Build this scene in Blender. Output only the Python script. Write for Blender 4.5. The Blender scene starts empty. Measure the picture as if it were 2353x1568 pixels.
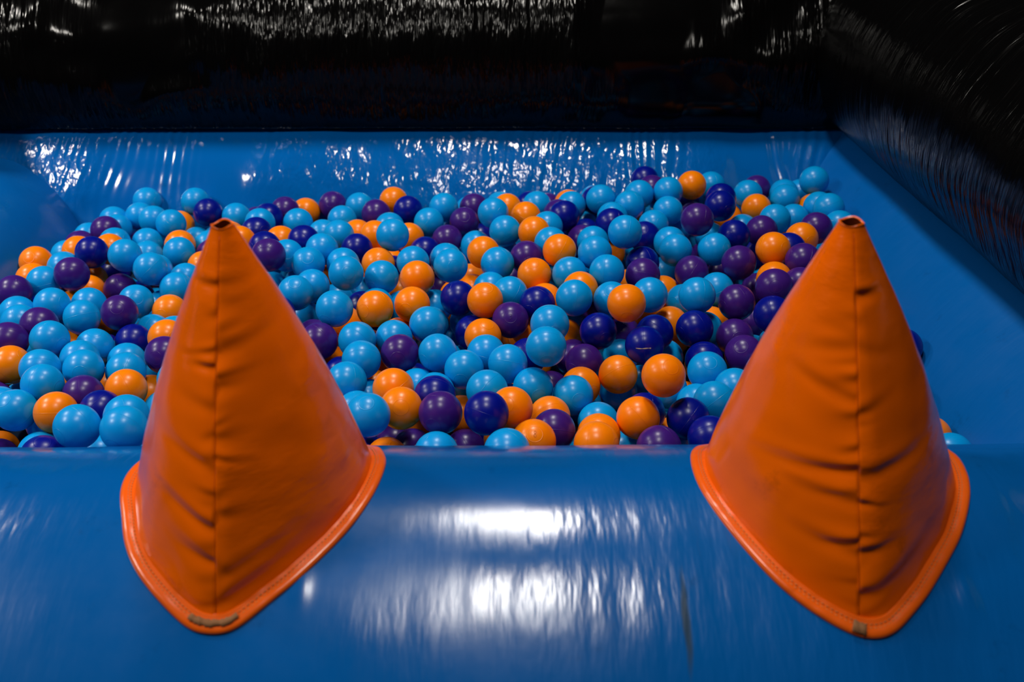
import bpy, math, random
import numpy as np
from mathutils import Vector, Matrix, noise

S = bpy.context.scene
COL = S.collection
# ---------------------------------------------------------------- camera
CAM_H = 0.867
PITCH = math.radians(28.5)
cam = bpy.data.cameras.new('camera'); cam_ob = bpy.data.objects.new('camera', cam); COL.objects.link(cam_ob)
cam_ob.location = (0, 0, CAM_H); cam_ob.rotation_euler = (math.pi/2 - PITCH, 0, 0)
cam.lens = 35.0; cam.sensor_width = 36.0; cam.clip_start = 0.05
cam.dof.use_dof = True; cam.dof.focus_distance = 1.75; cam.dof.aperture_fstop = 4.0
S.camera = cam_ob
# ---------------------------------------------------------------- hall ambience, ceiling lamps, exposure
W = bpy.data.worlds.new('hall'); S.world = W; W.use_nodes = True
W.node_tree.nodes['Background'].inputs[0].default_value = (0.55, 0.6, 0.7, 1)
W.node_tree.nodes['Background'].inputs[1].default_value = 0.004
LAMPS = [(-0.05, 2.15, 2.45, 19), (-0.05, 0.75, 2.45, 13.5), (-2.7, 2.25, 2.45, 38), (-2.7, 0.8, 2.45, 42)]
for x, y, z, p in LAMPS:                      # the hall's square ceiling panels, 2.45 m above the balls
    l = bpy.data.lights.new('ceiling_panel_light', 'AREA'); l.shape = 'RECTANGLE'; l.size = 0.28; l.size_y = 0.5; l.spread = math.radians(140)
    l.energy = p; l.color = (1.0, 0.95, 0.87)
    o = bpy.data.objects.new('ceiling_panel_light', l); o.location = (x, y, z); COL.objects.link(o)
S.view_settings.view_transform = 'Standard'; S.view_settings.look = 'None'
S.view_settings.exposure = 0.0; S.view_settings.gamma = 1.0; S.view_settings.use_curve_mapping = False

# ---------------------------------------------------------------- helpers
def mesh_ob(name, verts, faces, mat, parent=None, smooth=True):
    me = bpy.data.meshes.new(name); me.from_pydata([tuple(map(float, v)) for v in verts], [], [tuple(f) for f in faces])
    me.materials.append(mat)
    if smooth: me.polygons.foreach_set('use_smooth', [True]*len(me.polygons))
    me.update()
    o = bpy.data.objects.new(name, me); COL.objects.link(o)
    if parent: o.parent = parent
    return o
def tag(o, label=None, cat=None, group=None, kind=None):
    if label: o['label'] = label
    if cat: o['category'] = cat
    if group: o['group'] = group
    if kind: o['kind'] = kind
def empty(name, loc):
    o = bpy.data.objects.new(name, None); o.location = loc; o.empty_display_size = .1; COL.objects.link(o); return o
def grid_faces(nu, nv, close_u=False):
    f = []
    for j in range(nv-1):
        for i in range(nu if close_u else nu-1):
            a = j*nu+i; b = j*nu+(i+1) % nu
            f.append((a, b, b+nu, a+nu))
    return f
def tube_mesh(pts, rad, seg=6):
    """swept tube through a list of 3-D points"""
    V = []; F = []
    n = len(pts)
    for i, p in enumerate(pts):
        a = Vector(pts[max(0, i-1)]); b = Vector(pts[min(n-1, i+1)]); t = (b-a).normalized()
        u = t.orthogonal().normalized(); w = t.cross(u)
        for k in range(seg):
            q = 2*math.pi*k/seg; V.append(Vector(p)+(u*math.cos(q)+w*math.sin(q))*rad)
    for i in range(n-1):
        for k in range(seg):
            F.append((i*seg+k, i*seg+(k+1) % seg, (i+1)*seg+(k+1) % seg, (i+1)*seg+k))
    F.append(tuple(range(seg))[::-1]); F.append(tuple((n-1)*seg+k for k in range(seg)))
    return V, F

# ---------------------------------------------------------------- materials
class NT:
    def __init__(s, name):
        s.m = bpy.data.materials.new(name); s.m.use_nodes = True; s.t = s.m.node_tree; s.b = s.t.nodes['Principled BSDF']
    def n(s, typ, **kw):
        x = s.t.nodes.new(typ)
        for k, v in kw.items():
            if k.startswith('i_'):
                key = k[2:]; x.inputs[int(key) if key.isdigit() else key.replace('_', ' ')].default_value = v
            else: setattr(x, k, v)
        return x
    def l(s, a, b): s.t.links.new(a, b)
    def math(s, op, a, b=None, c=None):
        x = s.n('ShaderNodeMath', operation=op)
        for i, v in enumerate((a, b, c)):
            if v is None: continue
            if isinstance(v, (int, float)): x.inputs[i].default_value = v
            else: s.l(v, x.inputs[i])
        return x.outputs[0]
    def noise(s, coord, scale, detail=3, rough=.5, vec=(1, 1, 1)):
        mp = s.n('ShaderNodeMapping'); mp.inputs['Scale'].default_value = vec; s.l(coord, mp.inputs['Vector'])
        x = s.n('ShaderNodeTexNoise'); x.inputs['Scale'].default_value = scale; x.inputs['Detail'].default_value = detail; x.inputs['Roughness'].default_value = rough
        s.l(mp.outputs[0], x.inputs['Vector']); return x.outputs['Fac']
    def bump(s, h, strength, dist, prev=None):
        x = s.n('ShaderNodeBump'); x.inputs['Strength'].default_value = strength; x.inputs['Distance'].default_value = dist
        s.l(h, x.inputs['Height'])
        if prev is not None: s.l(prev, x.inputs['Normal'])
        return x.outputs[0]
    def ss(s, x, a, b):      # smoothstep a..b -> 0..1
        r = s.n('ShaderNodeMapRange', interpolation_type='SMOOTHSTEP'); s.l(x, r.inputs[0])
        r.inputs[1].default_value = a; r.inputs[2].default_value = b; r.inputs[3].default_value = 0; r.inputs[4].default_value = 1
        return r.outputs[0]

def vinyl(name, col, rough=.22, spec=.5, crease=(14, 14, 3), cstr=.5, cdist=.02, mask_scale=1.2, mask=(.45, .62), weave=1400, wstr=.08, stain=None):
    """coated PVC fabric: weave grain, pulled creases in patches, faint scuffs"""
    N = NT(name); tc = N.n('ShaderNodeTexCoord').outputs['Object']
    N.b.inputs['Base Color'].default_value = (*col, 1); N.b.inputs['Specular IOR Level'].default_value = spec
    mk = N.ss(N.noise(tc, mask_scale, 2), *mask)
    c1 = N.noise(tc, 1.0, 4, .55, crease)
    c2 = N.noise(tc, 2.3, 3, .5, tuple(v*1.3 for v in crease))
    h = N.math('MULTIPLY', N.math('ADD', c1, N.math('MULTIPLY', c2, .35)), mk)
    b = N.bump(h, cstr, cdist)
    b = N.bump(N.noise(tc, 6, 2, .5), .15, .01, b)
    b = N.bump(N.noise(tc, weave, 1), wstr, .0004, b)
    N.l(b, N.b.inputs['Normal'])
    rn = N.n('ShaderNodeMapRange'); N.l(N.noise(tc, 9, 4, .65), rn.inputs[0])
    rn.inputs[1].default_value = .3; rn.inputs[2].default_value = .7; rn.inputs[3].default_value = rough*.8; rn.inputs[4].default_value = rough*1.25
    N.l(rn.outputs[0], N.b.inputs['Roughness'])
    # scuffs
    mx = N.n('ShaderNodeMixRGB'); mx.inputs[1].default_value = (*col, 1); mx.inputs[2].default_value = (*[c*.62 for c in col], 1)
    N.l(N.math('MULTIPLY', N.ss(N.noise(tc, 16, 5, .7), .60, .74), .5), mx.inputs[0]); outc = mx.outputs[0]
    if stain:
        (cx, cy, wx, wy) = stain
        sp = N.n('ShaderNodeSeparateXYZ'); N.l(tc, sp.inputs[0])
        wob = N.math('MULTIPLY', N.math('SUBTRACT', N.noise(tc, 18, 2), .5), .012)
        dx = N.math('DIVIDE', N.math('SUBTRACT', N.math('ADD', sp.outputs[0], wob), cx), wx)
        dy = N.math('DIVIDE', N.math('SUBTRACT', sp.outputs[1], cy), wy)
        d = N.math('ADD', N.math('MULTIPLY', dx, dx), N.math('MULTIPLY', dy, dy))
        k = N.math('MULTIPLY', N.math('SUBTRACT', 1.0, N.ss(d, .0, 1.0)), .8)
        m2 = N.n('ShaderNodeMixRGB'); N.l(outc, m2.inputs[1]); m2.inputs[2].default_value = (.035, .05, .045, 1); N.l(k, m2.inputs[0]); outc = m2.outputs[0]
    N.l(outc, N.b.inputs['Base Color'])
    return N.m

def ball_mat(name, col, marks=True, rough=.3):
    N = NT(name); tc = N.n('ShaderNodeTexCoord').outputs['Object']
    N.b.inputs['Base Color'].default_value = (*col, 1); N.b.inputs['Roughness'].default_value = rough; N.b.inputs['Specular IOR Level'].default_value = .36
    N.b.inputs['Subsurface Weight'].default_value = .45; N.b.inputs['Subsurface Radius'].default_value = (1, 1, 1); N.b.inputs['Subsurface Scale'].default_value = .014
    b = None
    if marks:
        sp = N.n('ShaderNodeSeparateXYZ'); N.l(tc, sp.inputs[0])
        az = N.math('ABSOLUTE', sp.outputs[2])
        seam = N.math('SUBTRACT', 1.0, N.ss(az, .0002, .0007))
        rr = N.math('SQRT', N.math('ADD', N.math('MULTIPLY', sp.outputs[0], sp.outputs[0]), N.math('MULTIPLY', sp.outputs[1], sp.outputs[1])))
        ring = N.math('SUBTRACT', 1.0, N.ss(N.math('ABSOLUTE', N.math('SUBTRACT', rr, .0125)), .0002, .0008))
        h = N.math('ADD', seam, ring)
        b = N.bump(h, .55, .0006)
    b = N.bump(N.noise(tc, 60, 2), .12, .002, b)
    b = N.bump(N.noise(tc, 900, 1), .06, .0004, b)
    N.l(b, N.b.inputs['Normal'])
    return N.m

BLUE = (.0, .115, .43)
ORANGE = (1.0, .150, .0)
M_BACK = vinyl('blue_vinyl_wrinkled', BLUE, .12, .5, crease=(8, 5, 5), cstr=.9, cdist=.018, mask_scale=2.4, mask=(.38, .60), wstr=.05)
M_FRONT = vinyl('blue_vinyl_rim', (.0, .098, .37), .19, .60, crease=(13, 3, 3), cstr=.35, cdist=.012, mask_scale=2.0, mask=(.35, .6), wstr=.10, stain=(.196, -1.015, .006, .065))
M_SIDE = vinyl('blue_vinyl_side', BLUE, .42, .2, crease=(3, 14, 3), cstr=.25, cdist=.01, mask_scale=2.0)
M_LEFT = vinyl('blue_vinyl_left', BLUE, .34, .3, crease=(3, 8, 3), cstr=.25, cdist=.015, mask_scale=2.0)
M_BLACK = vinyl('black_vinyl', (.0016, .0015, .0016), .13, .16, crease=(15, 2.5, 2.5), cstr=.9, cdist=.03, mask_scale=2.6, mask=(.42, .56))
M_BLACKS = vinyl('black_vinyl_side', (.0016, .0015, .0016), .22, .2, crease=(3, 20, 3), cstr=.7, cdist=.02, mask_scale=1.6, mask=(.35, .6))
M_CONE = vinyl('orange_vinyl', ORANGE, .19, .42, crease=(12, 12, 30), cstr=.4, cdist=.005, mask_scale=7, mask=(.42, .62), wstr=.08)
M_FLANGE = vinyl('orange_vinyl_flange', (.85, .12, .006), .24, .5, crease=(8, 8, 8), cstr=.2, cdist=.005, mask_scale=4, wstr=.12)
M_THREAD = NT('tan_thread').m; M_THREAD.node_tree.nodes['Principled BSDF'].inputs['Base Color'].default_value = (.45, .22, .07, 1); M_THREAD.node_tree.nodes['Principled BSDF'].inputs['Roughness'].default_value = .8
M_FRAY = NT('grey_backing_cloth').m; M_FRAY.node_tree.nodes['Principled BSDF'].inputs['Base Color'].default_value = (.27, .12, .045, 1); M_FRAY.node_tree.nodes['Principled BSDF'].inputs['Roughness'].default_value = .85
M_SEAM = vinyl('dark_orange_seam', (.55, .075, .0), .5, .2)
M_TIP_SHADE = vinyl('orange_tip_painted_shade', (.10, .012, .0), .7, .1)  # dark red-brown stands in for the unlit hollow of the cone tips
M_FLOOR = vinyl('dark_floor_vinyl', (.006, .02, .05), .5, .3)
M_SCUFF = NT('pale_scuff').m; M_SCUFF.node_tree.nodes['Principled BSDF'].inputs['Base Color'].default_value = (.5, .38, .28, 1)
BC = {'L': (.0, .32, .76), 'O': (1.0, .235, .0), 'P': (.045, .009, .185), 'N': (.0, .005, .24)}
BM = {k: ball_mat({'L': 'light_blue', 'O': 'orange', 'P': 'purple', 'N': 'navy'}[k]+'_plastic', v, True, .30) for k, v in BC.items()}
BS = {k: ball_mat({'L': 'light_blue', 'O': 'orange', 'P': 'purple', 'N': 'navy'}[k]+'_plastic_plain', v, False, .3) for k, v in BC.items()}

BALLS = '''
L|-9189|23729|-206|light-blue ball by the back wall, left side, with light-blue below
L|-9179|23065|-357|leftmost light-blue ball in back rows, left side, with light-blue left, light-blue above
L|-8675|22586|-259|light-blue ball in back rows, left side, with light-blue at left, light-blue right
L|-8077|22057|-152|light-blue ball in back rows, touching left cone, with light-blue at left, orange below
L|-9851|23083|-470|light-blue ball in back rows, left side, with no ball above
L|-9550|22467|-429|light-blue ball in back rows, left side, with purple at left, light-blue at right
P|-9543|21805|-218|purple ball in back rows, left side, with light-blue at left, light-blue at right
P|-10037|21432|-431|purple ball in back rows, left side, with purple at right, orange below
L|-9140|21233|-281|light-blue ball in back rows, left side, with orange at left, light-blue at right
O|-9598|20327|-109|orange ball in middle rows, left side, with light-blue at left, purple above
N|-9099|19871|67|navy ball in middle rows, left side, with orange at left, orange at right
O|-8978|20528|-139|orange ball in middle rows, left side, with navy at left, light-blue at right
L|-8554|21636|-454|light-blue ball in back rows, left side, with light-blue at left, orange at right
L|-8336|20969|-497|light-blue ball in middle rows, left side, with light-blue at left, light-blue right
L|-8214|19444|183|light-blue ball in middle rows, left side, with orange at left, light-blue at right
O|-10427|20000|-220|orange ball in middle rows, far left, with light-blue at right, orange below
L|-10074|20745|-387|light-blue ball in middle rows, left side, with orange at left, orange at right
O|-10218|19294|-308|orange ball in middle rows, far left, with purple at left, light-blue at right
L|-9660|19633|-186|light-blue ball in middle rows, far left, with light-blue at left, orange at right
P|-9087|18729|77|purple ball in middle rows, left side, with light-blue at left, orange at right
L|-9746|18805|-156|light-blue ball in middle rows, far left, with orange at left, light-blue at right
P|-10088|18205|-88|purple ball in middle rows, far left, with orange at right, orange above
L|-9122|17698|-127|light-blue ball in front rows, far left, with light-blue at left, light-blue above
L|-9803|17610|-269|light-blue ball in front rows, far left, with purple at right, purple above
L|-9473|17018|-160|light-blue ball in front rows, far left, with purple at right, light-blue above
L|-8635|18228|-379|light-blue ball in front rows, left side, with orange at left, orange at right
L|-8477|17467|-283|light-blue ball in front rows, left side, with light-blue at left, orange at right
P|-7660|17345|-117|purple ball with round embossed mark, left side in middle rows
P|-8402|19304|-558|purple ball in middle rows, left side, with orange at left, navy at right
L|-7692|18294|-344|light-blue ball in middle rows, left side, with purple at left, light-blue at right
N|-9185|20968|-956|navy ball in middle rows, left side, with orange at left, light-blue at right
O|-9143|19428|-645|orange ball in middle rows, left side, with light-blue at left, orange above
O|-9453|20338|-796|orange ball in middle rows, left side, with purple at left, navy at right
L|-7607|19133|11|light-blue ball in middle rows, touching left cone, with light-blue left, light-blue right
O|-7021|18245|-543|orange ball in front rows, touching left cone, with light-blue at left, light-blue above
L|-7459|20563|-234|light-blue ball in middle rows, touching left cone, with light-blue at left, orange above
O|-7651|21227|-339|orange ball in back rows, touching left cone, with light-blue at left, light-blue right
L|-7044|18913|-346|light-blue ball in middle rows, touching left cone, with no ball right
L|-7059|19604|-444|light-blue ball in middle rows, touching left cone, with orange at right, light-blue above
O|-6867|20272|-451|orange ball in middle rows, touching left cone, with light-blue at left, purple above
L|-7115|21630|-511|light-blue ball in back rows, touching left cone, with light-blue at left, navy above
L|-7713|22590|-812|light-blue ball in back rows, touching left cone, with orange at left, light-blue right
O|-8212|23022|-559|orange ball in back rows, touching left cone, with light-blue at left, navy at right
L|-7888|23463|-118|light-blue ball by the back wall, left side, with orange below
N|-7442|22925|-197|navy ball in back rows, left side, with orange at left, light-blue at right
L|-6749|22883|-299|light-blue ball in back rows, left of centre, with navy at left, orange below
N|-5809|22260|-70|navy ball in back rows, left of centre, with light-blue at left, purple at right
P|-5541|22896|-140|purple ball in back rows, left of centre, with navy at left, orange at right
O|-5151|23420|-369|orange ball in back rows, left of centre, with purple at left, purple at right
P|-4493|23575|-250|purple ball by the back wall, left of centre, with orange at left, light-blue right
L|-5837|21578|62|light-blue ball in back rows, just right of left cone, with purple right, navy below
N|-5755|20889|115|navy ball in back rows, just right of left cone, with orange left, light-blue above
L|-5056|22024|-109|light-blue ball in back rows, left of centre, with navy at left, orange above
O|-5147|20555|37|orange ball in back rows, left of centre, with navy at left, navy at right
N|-4560|20208|194|navy ball in back rows, left of centre, with orange at left, light-blue at right
N|-5348|19896|174|navy ball in back rows, just right of left cone, with orange at left, navy above
P|-5017|18878|434|purple ball with embossed ring on top, just right of left cone tip
L|-4783|19482|161|light-blue ball in middle rows, left of centre, with purple at left, light-blue right
L|-4074|19703|213|light-blue ball in middle rows, left of centre, with navy at left, light-blue right
L|-4436|21743|-282|light-blue ball in back rows, left of centre, with navy at left, purple above
L|-4251|19025|179|light-blue ball in middle rows, left of centre, with light-blue at left, navy above
L|-4070|18385|-36|leftmost light-blue ball in middle rows, left of centre, light-blue left, light-blue above
L|-5104|19149|-440|light-blue ball in middle rows, just right of left cone, with purple above, navy below
L|-4274|17735|123|light-blue ball in middle rows, just right of left cone, with light-blue at left
N|-4520|17093|-6|navy ball in front rows, just right of left cone, with no ball left
L|-4296|18312|-697|light-blue ball in front rows, just right of left cone, with navy left, purple below
L|-3339|16748|268|light-blue ball in front rows, left of centre, with light-blue at left, navy right
L|-3945|21102|-40|light-blue ball in back rows, left of centre, with light-blue at left, orange right
L|-3564|19241|70|middle light-blue ball in middle rows, left of centre, light-blue left, light-blue above
L|-3323|18171|350|fully visible light-blue ball in middle rows, left of centre, with light-blue at left
L|-3239|19391|-680|light-blue ball in middle rows, left of centre, with light-blue at left, navy below
L|-2674|18580|73|light-blue ball in middle rows, left of centre, with light-blue at left, orange right
O|-2825|19266|61|orange ball in middle rows, left of centre, with navy at left, light-blue at right
N|-3452|20452|-105|navy ball in middle rows, left of centre, with light-blue at left, orange at right
O|-3655|21911|-348|orange ball in back rows, left of centre, with light-blue at left, orange at right
O|-3171|21392|-166|orange ball in back rows, left of centre, with orange at left, light-blue at right
L|-2537|19678|552|light-blue ball in back rows, centre, with orange at left, orange at right
L|-2901|22039|-219|light-blue ball in back rows, left of centre, with orange at left, orange at right
O|-2374|21299|-188|orange ball in back rows, centre, with light-blue at left, navy above
N|-2503|22575|0|navy ball in back rows, centre, with orange at left, light-blue at right
O|-2928|23300|-35|orange ball by the back wall, centre, with light-blue at left, navy at right
P|-3283|22618|-108|purple ball in back rows, left of centre, with light-blue at left, navy at right
L|-3805|23431|-233|light-blue ball by the back wall, left of centre, with purple at left, purple right
L|-4085|22447|-200|light-blue ball in back rows, left of centre, with light-blue at left, purple right
L|-1632|22445|119|light-blue ball by the back wall, centre, with navy at left, purple below
P|-928|22820|-29|purple ball by the back wall, centre, with light-blue at left, light-blue at right
P|-1127|21994|-69|purple ball in back rows, centre, with light-blue at left, light-blue at right
L|-1949|21834|-23|light-blue ball in back rows, centre, with orange at left, purple at right
P|-1492|21257|-220|purple ball in back rows, centre, with navy at left, light-blue at right
N|-1963|20740|-299|navy ball in middle rows, centre, with light-blue at left, light-blue at right
L|-2088|19251|106|light-blue ball in middle rows, centre, with orange at left, orange above
L|-1427|19722|-26|light-blue ball in middle rows, centre, with navy at left, light-blue at right
L|-1246|18511|362|light-blue ball in middle rows, centre, with navy at left, orange at right
L|-822|21056|-281|light-blue ball in back rows, centre, with purple at left, light-blue at right
L|-425|21136|487|light-blue ball in back rows, centre, with purple at left, orange at right
O|-610|19566|197|orange ball in middle rows, centre, with light-blue at left, navy above
L|-301|18930|220|light-blue ball in middle rows, centre, with orange at left, purple at right
L|-153|20515|301|light-blue ball in back rows, centre, with navy at left, orange at right
O|-114|22754|-9|orange ball by the back wall, centre, with light-blue at left, orange at right
O|315|21521|245|orange ball in back rows, centre, with orange at left, light-blue at right
L|597|22534|132|light-blue ball by the back wall, centre, with navy at left, light-blue below
L|791|20827|275|light-blue ball in back rows, right of centre, with orange at left, navy at right
O|482|20228|391|orange ball in back rows, centre, with light-blue at left, orange above
N|1196|21370|328|navy ball in back rows, right of centre, with light-blue at left, light-blue below
L|1429|22596|107|light-blue ball by the back wall, right of centre, with purple at left, navy right
L|2098|22273|387|light-blue ball by the back wall, right of centre, with navy left, light-blue right
L|2735|21924|368|light-blue ball by the back wall, right of centre, with light-blue left, navy above
L|2296|21383|288|light-blue ball in back rows, right of centre, with light-blue left, light-blue right
N|2205|20695|400|navy ball in back rows, right of centre, with navy at left, light-blue at right
L|2317|19003|895|light-blue ball in back rows, right of centre, with navy at left, navy at right
P|1597|21003|-114|purple ball in back rows, right of centre, with orange at left, light-blue at right
L|1772|20189|179|light-blue ball in back rows, right of centre, with purple at left, light-blue right
L|1690|18711|566|light-blue ball in middle rows, right of centre, with light-blue right, light-blue above
L|823|19637|382|light-blue ball in back rows, right of centre, with purple at left, purple at right
O|983|18963|498|orange ball in middle rows, right of centre, with purple at left, purple at right
P|307|19229|233|purple ball in middle rows, centre, with light-blue at left, light-blue at right
O|459|18554|140|orange ball in middle rows, centre, with light-blue at left, purple above
L|1161|18324|268|light-blue ball in middle rows, right of centre, with light-blue left, light-blue right
O|1340|17645|249|rightmost orange ball in middle rows, right of centre, with light-blue left, light-blue above
L|1178|16974|385|light-blue ball in middle rows, right of centre, with orange at left, orange above
L|1885|18048|436|light-blue ball in middle rows, right of centre, with orange at left, purple at right
N|2704|18922|236|navy ball in middle rows, right of centre, with light-blue at left, light-blue right
P|2629|18224|281|purple ball in middle rows, right of centre, with light-blue at left, orange at right
L|1917|17245|219|light-blue ball in middle rows, right of centre, with orange at left, navy below
O|2066|16105|700|orange ball in middle rows, right of centre, with light-blue at left, purple above
L|2692|17533|175|light-blue ball in middle rows, right of centre, with orange at left, purple above
L|-441|18322|-68|light-blue ball in middle rows, centre, with orange at left, light-blue above
L|-38|17779|83|light-blue ball in middle rows, centre, with light-blue at left, navy at right
O|-520|17293|177|orange ball in middle rows, centre, with navy at left, light-blue above
O|662|17953|-149|leftmost orange ball in middle rows, right of centre, with light-blue left, light-blue above
N|490|17316|86|rightmost navy ball in front rows, centre, with light-blue at left, orange above
O|-864|19488|-651|orange ball in middle rows, centre, with navy at left, orange above
O|-931|20184|-720|orange ball in middle rows, centre, with orange above, orange below
N|-1067|17704|20|navy ball in middle rows, centre, with purple at left, orange at right
O|-1901|18153|255|orange ball in middle rows, centre, with orange at left, purple at right
P|-1567|19738|-714|purple ball in middle rows, centre, with orange at left, navy at right
L|-1578|18300|-457|light-blue ball in middle rows, centre, with orange at left, navy at right
O|-1940|17350|59|orange ball in middle rows, centre, with light-blue at left, light-blue below
O|-2598|16867|208|orange ball in front rows, left of centre, with navy at left, light-blue at right
N|-3102|18475|-578|navy ball in front rows, left of centre, with light-blue at left, orange at right
O|-3351|17651|-501|orange ball in front rows, left of centre, with purple at left, orange at right
P|-3575|16228|-142|purple ball in front rows, just right of left cone, with light-blue left, orange below
L|-2855|16152|-85|light-blue ball in front rows, left of centre, with purple at left, light-blue right
L|-2690|15470|-113|light-blue ball in front rows, left of centre, with navy at left, orange at right
L|-2858|14790|-158|light-blue ball in front rows, just right of left cone, with navy left, navy above
L|-2215|16438|-197|light-blue ball in front rows, centre, with light-blue at left, orange at right
L|-1601|16748|-67|light-blue ball in front rows, centre, with orange at left, light-blue at right
P|-2031|15762|-142|purple ball in front rows, centre, with light-blue at left, light-blue at right
L|-1338|15666|-79|light-blue ball in front rows, centre, with purple at left, light-blue at right
O|-1992|14308|-10|orange ball by the front rim, centre, with light-blue at left, light-blue at right
O|-1795|13635|30|orange ball by the front rim, centre, with light-blue at left, navy at right
L|-1706|15284|-579|light-blue ball by the front rim, centre, with orange at left, light-blue at right
L|-1341|14732|-341|light-blue ball by the front rim, centre, with light-blue at left, light-blue above
N|-1284|14106|-34|navy ball by the front rim, centre, with light-blue at left, orange at right
L|-2252|13136|219|light-blue ball by the front rim, just right of left cone, with orange at right
L|-2610|14168|-370|light-blue ball by the front rim, just right of left cone, with no ball left
N|-3141|15887|-666|navy ball in front rows, just right of left cone, with navy left, light-blue right
P|-2098|14797|-1454|purple ball by the front rim, just right of left cone, with navy left, purple right
P|-1724|14263|-1194|purple ball by the front rim, centre, with purple at left, light-blue at right
O|-2094|13700|-991|orange ball by the front rim, just right of left cone, with navy left, purple right
P|-1139|13397|96|purple ball by the front rim, centre, with orange at left, orange at right
L|-1180|12811|-286|light-blue ball by the front rim, centre, with purple at left, purple at right
P|-823|14540|-1387|purple ball by the front rim, centre, with light-blue at left, light-blue at right
O|-918|15158|-1068|orange ball by the front rim, centre, with purple at left, navy at right
N|-397|13066|300|navy ball by the front rim, centre, with orange at left, orange at right
O|-9|13602|53|orange ball by the front rim, centre, with navy at left, orange at right
O|634|14103|-434|orange ball by the front rim, right of centre, with orange at left, light-blue right
L|1052|14636|-342|light-blue ball by the front rim, right of centre, with orange at left, purple above
P|675|13435|-268|purple ball by the front rim, right of centre, with orange at left, orange at right
O|337|12862|-91|orange ball with embossed figure in ring, resting by centre of front rim
L|-74|12341|86|light-blue ball by the front rim, centre, with purple at left, navy above
L|-415|14176|34|light-blue ball by the front rim, centre, with purple at left, light-blue above
L|363|14717|-233|light-blue ball by the front rim, centre, with light-blue at left, navy above
L|-843|15172|-139|light-blue ball in front rows, centre, with light-blue at left, navy above
L|-471|15765|-148|light-blue ball in front rows, centre, with light-blue at left, light-blue below
L|-73|15209|-46|light-blue ball in front rows, centre, with light-blue at left, navy at right
L|583|14904|468|light-blue ball in front rows, right of centre, with navy at left, orange at right
L|674|15750|461|light-blue ball in front rows, right of centre, with orange at left, orange at right
P|-28|16866|-32|purple ball with embossed figure in a ring, above centre of front rows
O|-544|16452|-174|orange ball in front rows, centre, with navy at left, purple at right
N|-772|17165|-467|navy ball in front rows, centre, with light-blue at left, orange at right
N|301|16208|-459|middle navy ball in front rows, centre, with light-blue at left, orange above
O|252|17319|-576|orange ball in front rows, centre, with purple at left, light-blue at right
O|1042|17287|-610|orange ball in front rows, right of centre, with light-blue at left, navy at right
P|1166|16601|-700|purple ball in front rows, right of centre, with light-blue at left, orange above
P|1334|15966|-451|purple ball in front rows, right of centre, with light-blue at left, orange at right
O|1232|15278|-544|orange ball by the front rim, right of centre, with light-blue left, light-blue right
O|1900|15388|-366|orange ball in front rows, right of centre, with purple at left, light-blue at right
O|2406|13630|645|orange ball in front rows, right side, with light-blue at left, navy at right
N|2378|15674|71|navy ball with a pale scratch beside two orange balls in front rows
L|2102|16822|-814|light-blue ball in front rows, right of centre, with purple at left, navy at right
L|2931|16619|-711|light-blue ball in front rows, right side, with navy at left, navy at right
N|1617|16480|-67|navy ball in front rows, right of centre, with orange at left, purple at right
N|2654|16355|-44|navy ball in front rows, right side, with purple at left, orange at right
O|3170|17726|-555|orange ball in front rows, right side, with navy at right, orange below
N|3412|16466|-11|navy ball in front rows, right side, with orange at left, light-blue at right
L|3751|17124|-373|light-blue ball in front rows, right side, with navy at left, orange at right
N|3518|15857|-344|navy ball in front rows, touching right cone, with orange at left, purple at right
L|3444|15180|-176|light-blue ball in front rows, touching right cone, with light-blue left, light-blue right
P|4200|16545|-227|purple ball in front rows, touching right cone, with orange at left, navy at right
P|4231|15844|-199|purple ball with embossed ring near left edge of right cone
L|3803|14577|-165|light-blue ball by the front rim, touching right cone, with light-blue left, purple above
L|3356|14039|-104|light-blue ball by the front rim, touching right cone, with light-blue left, navy below
L|3191|14609|-494|half-hidden light-blue ball by the front rim, touching right cone, with light-blue above
N|2852|13552|-121|navy ball by the front rim, touching right cone, with navy at left, light-blue right
N|3081|12893|-45|navy ball by the front rim, touching right cone, with purple at left, light-blue above
P|2277|12776|-151|purple ball by the front rim, touching right cone, with navy at right, orange above
O|2035|13530|-87|orange ball by the front rim, right of centre, with light-blue at left, navy right
N|2235|14176|-413|navy ball by the front rim, right of centre, with light-blue at left, navy right
L|2771|15170|-542|light-blue ball by the front rim, right side, with light-blue left, light-blue right
L|2445|16270|-1080|light-blue ball in front rows, right of centre, with light-blue at left, orange right
L|1972|15767|-952|light-blue ball by the front rim, right of centre, with orange at left, orange above
L|1457|14107|-554|light-blue ball by the front rim, right of centre, with purple at left, orange right
O|1394|13352|-301|orange ball by the front rim, right of centre, with purple at left, light-blue above
O|1299|12711|-32|orange ball by the front rim, right of centre, with purple at left, orange above
O|4000|17751|-572|orange ball in front rows, right side, with light-blue at left, purple at right
P|2218|17502|-678|purple ball in front rows, right of centre, with navy at left, navy at right
N|3319|23839|318|navy ball by the back wall, right of centre, with light-blue right, light-blue below
L|3035|22558|401|light-blue ball by the back wall, right of centre, with purple at right, navy above
P|3413|23145|322|purple ball by the back wall, right of centre, with light-blue left, light-blue right
L|3718|22535|487|light-blue ball by the back wall, right side, with purple at left, orange at right
O|4352|22990|482|orange ball by the back wall, right side, with light-blue at left, light-blue right
L|4972|23742|205|light-blue ball by the back wall, right side, with orange at left, navy below
L|3640|21881|244|light-blue ball in back rows, right side, with light-blue at left, purple at right
P|3924|19770|863|purple ball in back rows, right side, with purple at left, navy at right
N|4831|21815|583|navy ball by the back wall, right side, with orange at left, light-blue at right
N|4683|21132|654|navy ball by the back wall, right side, with purple at left, light-blue at right
P|6115|23695|128|purple ball by the back wall, right side, with navy at left, light-blue at right
L|5763|23093|215|light-blue ball by the back wall, right side, with navy at left, light-blue right
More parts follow.
